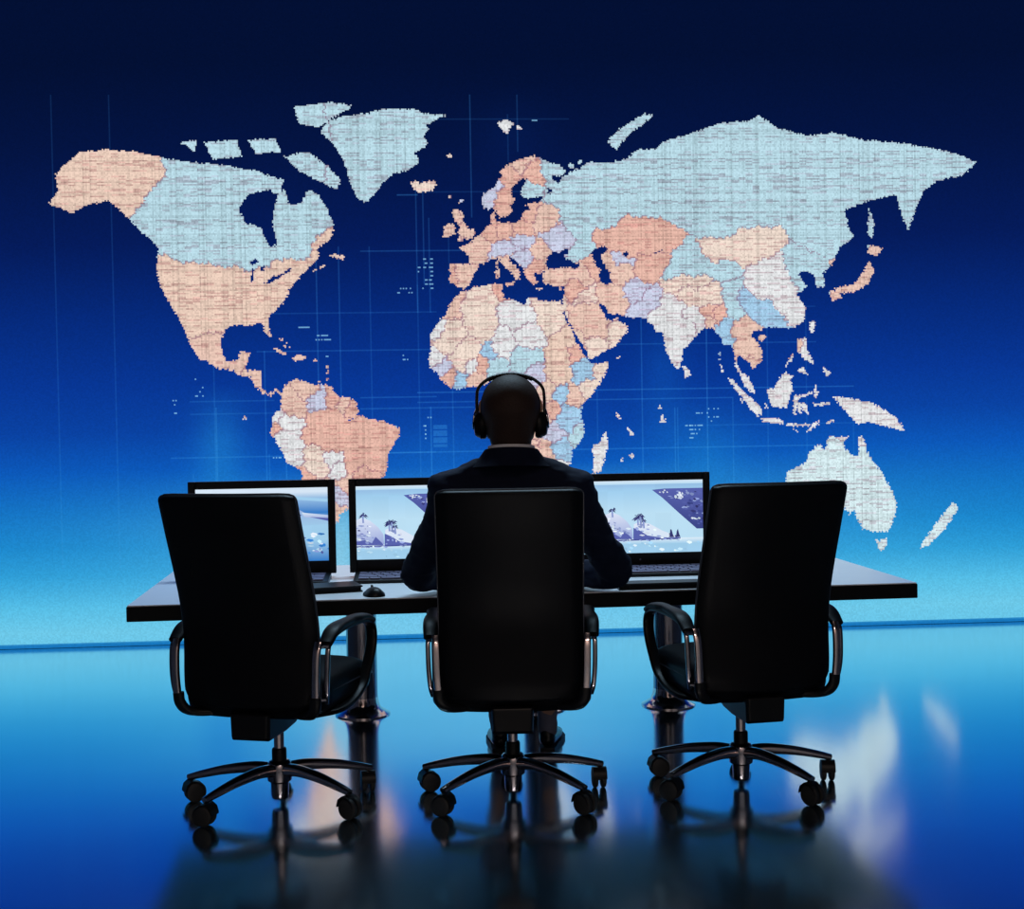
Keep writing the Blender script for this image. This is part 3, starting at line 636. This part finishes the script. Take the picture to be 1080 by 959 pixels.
m1 = make_monitor((-.703, 6.05, DZ1), 'ridge', 0, 'leftmost black monitor, showing a blue mountain view, behind the left chair')
m2 = make_monitor((.002, 6.05, DZ1), 'coast', -.235, 'middle black monitor with a snowy coast, half hidden by the man\'s left shoulder')
m3 = make_monitor((.985, 6.05, DZ1+.001), 'coast', 0, 'rightmost black monitor with a snowy coast and dark cliff, beside the right chair')
def make_keyboard():
    r = empty('keyboard', (0, 0, 0))
    bm = bmesh.new(); rings(bm, [[(x*.30, y, z) for x, z in ((-1, 0), (1, 0), (1, h), (-1, h))] for y, h in ((-.12, .014), (.12, .026))]); obj('case', bm, 'monitor_black', r, .003, smooth=False)
    rows = [(-.075, [1.3, 1.3, 7, 1.3, 1.3, 1.3, 1.3]), (-.037, [2.2]+[1]*10+[2.6]), (0, [1.8]+[1]*11+[2]), (.037, [1.5]+[1]*12+[1.3]), (.075, [1]*13+[1.8])]
    for y, ws in rows:
        u = .56/sum(ws); x = -.28
        bm = bmesh.new(); h = .014+(y+.12)/.24*.012
        for w_ in ws:
            box(bm, x+.003, x+w_*u-.003, y-.015, y+.015, h-.001, h+.005); x += w_*u
        o = obj('key_row', bm, 'key_grey', r, smooth=False)
    return r
K = make_keyboard()
tag(K, 'black keyboard with grey keys in front of the middle monitor', 'keyboard', 'keyboards on the control desk')
K.location = (.005, 5.885, DZ1)
K2 = copy_tree(K); K2.location = (-.70, 5.885, DZ1); K2['label'] = 'black keyboard in front of the leftmost monitor, behind the left chair'
K3 = copy_tree(K); K3.location = (.985, 5.885, DZ1); K3['label'] = 'black keyboard in front of the rightmost monitor, beside the right chair'
def make_folio(loc, rz, label, sx=.14, sy=.10):
    r = empty('notebook', loc, rz); tag(r, label, 'notebook', 'dark notebooks on the control desk')
    bm = bmesh.new(); box(bm, -sx, sx, -sy, sy, 0, .006); box(bm, -sx, sx, -sy, sy, .020, .026); box(bm, -sx, -sx+.006, -sy, sy, 0, .026)
    obj('cover', bm, 'cover_black', r, .002, smooth=False)
    bm = bmesh.new(); box(bm, -sx+.004, sx-.006, -sy+.006, sy-.006, .006, .020); obj('pages', bm, 'desk_edge', r, smooth=False)
p = atz(343, 628, DZ1); make_folio((p.x, p.y+.13, DZ1), .25, 'dark notebook near the mouse, beside the left chair', .13, .085)
p = atz(692, 622, DZ1); make_folio((p.x+.02, p.y+.055, DZ1), .02, 'dark notebook on the desk right of the man\'s elbow', .17, .05)
def make_mouse():
    p = atz(394, 630, DZ1); r = empty('computer_mouse', (p.x, p.y+.05, DZ1), .25)
    tag(r, 'black computer mouse on the pale desk left of the man\'s elbow', 'mouse')
    bm = bmesh.new(); rr = []
    for k in range(14):
        t = k/13; y = -.065+.13*t; e = math.sqrt(max(0.02, 1-(2*t-1)**2)); wv = .042*e**.6; h = .036*e**.7*(1.12-.35*t)
        rr.append([(wv*math.cos(a)*(.86 if math.sin(a) > .5 else 1), y, .001+h*max(0, math.sin(a))) for a in np.linspace(0, PI, 12)])
    rings(bm, rr); obj('shell', bm, 'black_plastic', r, angle=80)
    bm = bmesh.new(); lathe(bm, [(.003, -.004), (.009, -.0035), (.009, .0035), (.003, .004)], (0, .035, .030), 16, 'X'); obj('scroll_wheel', bm, 'rubber', r)
make_mouse()

# ------------------------------------------------------------------ the man
MX, MY = .338, 4.99
man = empty('person', (MX, MY, 0), -math.radians(6))
tag(man, 'man in dark suit and headphones seated facing the map, elbows on desk', 'person')
def build_body():
    bm = bmesh.new()
    # head and neck
    ball(bm, (0, .0, 1.432), (.108, .130, .118), 24, 16)
    hull(bm, ((0, .035, 1.385), (.088, .085, .07)), ((0, .075, 1.325), (.045, .040, .028)))       # jaw and chin
    hull(bm, ((0, .0, 1.42), (.1, .11, .09)), ((0, .04, 1.37), (.085, .08, .06)))
    chain(bm, [((0, .0, 1.19), (.075, .055, .04)), ((0, -.008, 1.29), (.075, .075, .04)), ((0, .0, 1.37), (.080, .085, .04))])
    hull(bm, ((0, .128, 1.425), (.012, .012, .012)), ((0, .152, 1.385), (.016, .014, .011)))      # nose
    for s in (-1, 1):
        ball(bm, (s*.014, .141, 1.381), .011, 10, 8); ball(bm, (s*.04, .115, 1.44), (.026, .014, .009), 12, 8)
        hull(bm, ((s*.110, -.005, 1.435), (.009, .022, .030)), ((s*.106, .005, 1.400), (.008, .014, .014)))  # ears
    hull(bm, ((-.022, .117, 1.352), .009), ((.022, .117, 1.352), .009)); hull(bm, ((-.018, .114, 1.340), .009), ((.018, .114, 1.340), .009))
    # trunk under the clothes
    chain(bm, [((0, -.04, .64), (.15, .10, .07)), ((0, -.03, .80), (.15, .09, .08)), ((0, 0, 1.02), (.19, .10, .10)), ((0, 0, 1.15), (.20, .075, .05))])
    hull(bm, ((0, 0, 1.15), (.15, .05, .03)), ((0, 0, 1.20), (.06, .05, .03)))
    for s in (-1, 1):
        chain(bm, [((s*.225, 0, 1.135), .045), ((s*.383, .285, .790), .030), ((s*.36, .33, .772), .030), ((s*.195, .54, .757), .027), ((s*.135, .615, .745), .027)])
        chain(bm, [((s*.09, -.03, .61), .07), ((s*.125, .50, .545), .052), ((ANK[s][0], ANK[s][1], .11), .034)])
        # hand: palm, four fingers, thumb; lying lightly curled on the desk
        W = Vector((s*.135, .615, .742)); d = Vector((-s*.30, .95, 0)).normalized(); rgt = Vector((d.y, -d.x, 0))
        hull(bm, (tuple(W), (.024, .024, .018)), (tuple(W+d*.085+rgt*.026+Vector((0, 0, -.004))), .0145), (tuple(W+d*.085-rgt*.026+Vector((0, 0, -.004))), .0145))
        for i, L in enumerate((.060, .074, .080, .070)):
            o_ = (i-1.5)*.0195*(1)
            b0 = W + d*.082 + rgt*(o_*s*-1) + Vector((0, 0, -.002)); f = (d + rgt*(o_*s*-1)*2.2).normalized()
            p1 = b0+f*L*.5+Vector((0, 0, .008)); p2 = b0+f*L*.82+Vector((0, 0, -.006)); p3 = b0+f*L*1.02+Vector((0, 0, -.021))
            chain(bm, [(tuple(b0), .0098), (tuple(p1), .0092), (tuple(p2), .0084), (tuple(p3), .0075)])
        t0 = W + d*.025 + rgt*(s*-.022*-1)*-1
        ti = -rgt*s if True else rgt
        t0 = W + d*.025 + ti*.02; t1 = W+d*.058+ti*.05+Vector((0, 0, -.006)); t2 = W+d*.092+ti*.06+Vector((0, 0, -.016))
        chain(bm, [(tuple(t0), .0135), (tuple(t1), .0105), (tuple(t2), .0085)])
    return remesh('body', bm, 'skin', man, .0055, 2)
ANK = {-1: (-.092, .655), 1: (.108, .66)}
body = build_body()
bm = bmesh.new()                                        # hair: short cap, tapered to the nape
t = bmesh.new(); ball(t, (0, -.008, 1.436), (.1125, .134, .1215), 40, 28)
for v in t.verts:
    if v.co.y > -.02:
        lo = 1.395 + .35*max(0, v.co.y-.01)
        if v.co.z < lo: v.co.z = lo; v.co.x *= .93; v.co.y *= .93
    elif v.co.z < 1.40:                      # nape: follow the neck down to the collar
        q = min(1, (1.40-v.co.z)/.085); r0 = math.hypot(v.co.x, v.co.y)+1e-6
        k_ = (1-q)**1.3; rx_ = .082 + .027*k_; ry_ = .084 + .048*k_; rr_ = 1.0; a_ = math.atan2(v.co.y, v.co.x)
        if v.co.z < 1.33 and r0 < .05: rr_ *= r0/.05
        v.co = Vector((rx_*rr_*math.cos(a_), ry_*rr_*math.sin(a_), 1.40-.112*q))
    if v.co.y > .075: v.co.y = .075 + (v.co.y-.075)*.3
    nn = noise.noise(v.co*Vector((60, 60, 14)))*.0016; v.co += (v.co-Vector((0, 0, 1.43))).normalized()*nn
mm = bpy.data.meshes.new('h'); t.to_mesh(mm); t.free(); bm.from_mesh(mm); bpy.data.meshes.remove(mm)
tag(obj('hair', bm, 'hair', man, angle=180), 'short dark thinning hair')
for s in (-1, 1):
    bm = bmesh.new(); ball(bm, (s*.04, .1085, 1.424), .0125, 14, 10); e_ = obj('eye', bm, 'eye_white', man)
    bm = bmesh.new(); ball(bm, (s*.04, .1185, 1.424), (.006, .0032, .006), 10, 8); obj('iris', bm, 'eye_iris', e_)
# shirt collar
bm = bmesh.new(); rr = []
for z, r1 in ((1.245, .094), (1.27, .088), (1.292, .0845)):
    rr.append([(r1*math.cos(a)*1.02, r1*math.sin(a)-.004, z+.010*math.sin(a+PI)*1) for a in np.linspace(0, 2*PI, 36, endpoint=False)])
for z, r1 in ((1.292, .081), (1.245, .088)):
    rr.append([(r1*math.cos(a)*1.02, r1*math.sin(a)-.004, z+.010*math.sin(a+PI)*1) for a in np.linspace(0, 2*PI, 36, endpoint=False)])
rings(bm, rr, closed=True); tag(obj('shirt_collar', bm, 'shirt', man), 'white shirt collar')
# jacket
bm = bmesh.new()
chain(bm, [((0, -.05, .60), (.20, .135, .05)), ((0, -.045, .72), (.20, .13, .08)), ((0, -.01, .95), (.235, .135, .10)), ((0, 0, 1.06), (.25, .13, .08))])
hull(bm, ((0, 0, 1.05), (.25, .125, .08)), ((-.225, 0, 1.150), (.076, .09, .050)), ((.225, 0, 1.150), (.076, .09, .050)))
hull(bm, ((-.232, 0, 1.162), (.078, .08, .036)), ((.232, 0, 1.162), (.078, .08, .036)), ((-.105, -.01, 1.222), (.05, .07, .03)), ((.105, -.01, 1.222), (.05, .07, .03)))
hull(bm, ((0, -.012, 1.215), (.155, .08, .036)), ((0, -.012, 1.265), (.092, .085, .022)))
for s in (-1, 1):
    hull(bm, ((s*.235, 0, 1.150), (.074, .085, .052)), ((s*.262, .05, 1.03), .070))
    chain(bm, [((s*.262, .05, 1.03), .072), ((s*.322, .17, .91), .071), ((s*.388, .275, .797), .069), ((s*.37, .335, .772), .062), ((s*.20, .54, .757), .050), ((s*.150, .600, .752), .047)])
jacket = remesh('jacket', bm, 'suit', man, .009, 3, .0098, 12.)
bm = bmesh.new(); rr = []                               # jacket collar band
for z, r1 in ((1.212, .152), (1.243, .120), (1.278, .0955)):
    rr.append([(r1*math.cos(a)*1.04, r1*math.sin(a)-.008, z-.014*math.sin(a)) for a in np.linspace(0, 2*PI, 40, endpoint=False)])
for z, r1 in ((1.278, .0905), (1.212, .12)):
    rr.append([(r1*math.cos(a)*1.04, r1*math.sin(a)-.008, z-.014*math.sin(a)) for a in np.linspace(0, 2*PI, 40, endpoint=False)])
rings(bm, rr, closed=True); obj('jacket_collar', bm, 'suit', jacket)
for s in (-1, 1):
    bm = bmesh.new(); sweep(bm, [(s*.153, .602, .750), (s*.139, .628, .746)], .036, .034, (0, 0, 1), 20); obj('shirt_cuff', bm, 'shirt', man)
bm = bmesh.new()
for s in (-1, 1):
    a = ANK[s]
    chain(bm, [((s*.095, -.05, .60), (.10, .09, .075)), ((s*.105, .1, .605), .083), ((s*.128, .50, .553), .076), ((s*.12, .54, .48), .07), ((a[0]*1.02, a[1]-.02, .20), .045), ((a[0], a[1], .085), .042)])
hull(bm, ((-.09, -.05, .60), (.1, .10, .075)), ((.09, -.05, .60), (.1, .10, .075)))
remesh('trousers', bm, 'trouser', man, .009, 2, .006, 12.)
for s in (-1, 1):
    a = ANK[s]; bm = bmesh.new()
    hull(bm, ((a[0], a[1]-.01, .045), (.036, .045, .032)), ((a[0]+s*.02, a[1]+.13, .036), (.044, .05, .024)))
    hull(bm, ((a[0]+s*.02, a[1]+.13, .034), (.044, .05, .022)), ((a[0]+s*.03, a[1]+.215, .028), (.034, .045, .017)))
    hull(bm, ((a[0], a[1]-.005, .05), (.035, .042, .03)), ((a[0], a[1]-.002, .10), (.036, .04, .02)))
    sh = remesh('shoe', bm, 'shoe', man, .006, 2)
    bm = bmesh.new()
    out = [(-.036, -.03), (-.03, -.055), (0, -.062), (.03, -.055), (.037, -.02), (.04, .06), (.05, .12), (.048, .19), (.03, .245), (.0, .262), (-.028, .24), (-.045, .18), (-.043, .11), (-.036, .04)]
    rings(bm, [[(a[0]+x+s*max(0, y)*.14, a[1]+y, z) for x, y in out] for z in (0, .016)]); obj('sole', bm, 'rubber', sh)

# ------------------------------------------------------------------ headphones
hp = empty('headphones', (MX, MY, 1.36), -math.radians(6)); hp.scale = (.945, 1, 1)
tag(hp, 'black over-ear headphones worn on the seated man\'s head', 'headphones')
bm = bmesh.new()
P = catmull([(-.131, 0, .045), (-.132, 0, .108), (-.124, 0, .150), (-.085, 0, .182), (-.04, 0, .196), (0, 0, .2), (.04, 0, .196), (.085, 0, .182), (.124, 0, .150), (.132, 0, .108), (.131, 0, .045)], 6)
sweep(bm, P, .018, .0062, (0, 1, 0), 12, 3); obj('headband', bm, 'black_plastic', hp)
bm = bmesh.new(); sweep(bm, [q + Vector((0, 0, -.007)) for q in P[18:43]], .015, .0045, (0, 1, 0), 12, 2.5); obj('band_cushion', bm, 'leather', hp)
for s in (-1, 1):
    bm = bmesh.new(); rr = []
    for x, sc in ((.098, .82), (.104, .98), (.118, 1.0), (.124, .9), (.131, .86), (.140, .74), (.144, .45)):
        rr.append([(s*x, .040*sc*math.cos(a)-.002, .012+.052*sc*math.sin(a)) for a in np.linspace(0, 2*PI, 28, endpoint=False)])
    rings(bm, rr); cup = obj('ear_cup', bm, 'black_plastic', hp)
    bm = bmesh.new(); ringp = [(s*.106, .030*math.cos(a)-.002, .012+.042*math.sin(a)) for a in np.linspace(0, 2*PI, 24, endpoint=False)]
    sweep(bm, ringp, .012, .010, (1, 0, 0), 10, closed=True); obj('ear_pad', bm, 'leather', cup)
    bm = bmesh.new(); sweep(bm, catmull([(s*.131, .0, .08), (s*.141, .022, .05), (s*.146, .022, .02), (s*.147, 0, .0)], 5), .005, .004, (0, 1, 0), 8); sweep(bm, catmull([(s*.131, .0, .08), (s*.141, -.024, .05), (s*.146, -.024, .02), (s*.147, 0, .0)], 5), .005, .004, (0, 1, 0), 8); obj('yoke', bm, 'dark_chrome', cup)
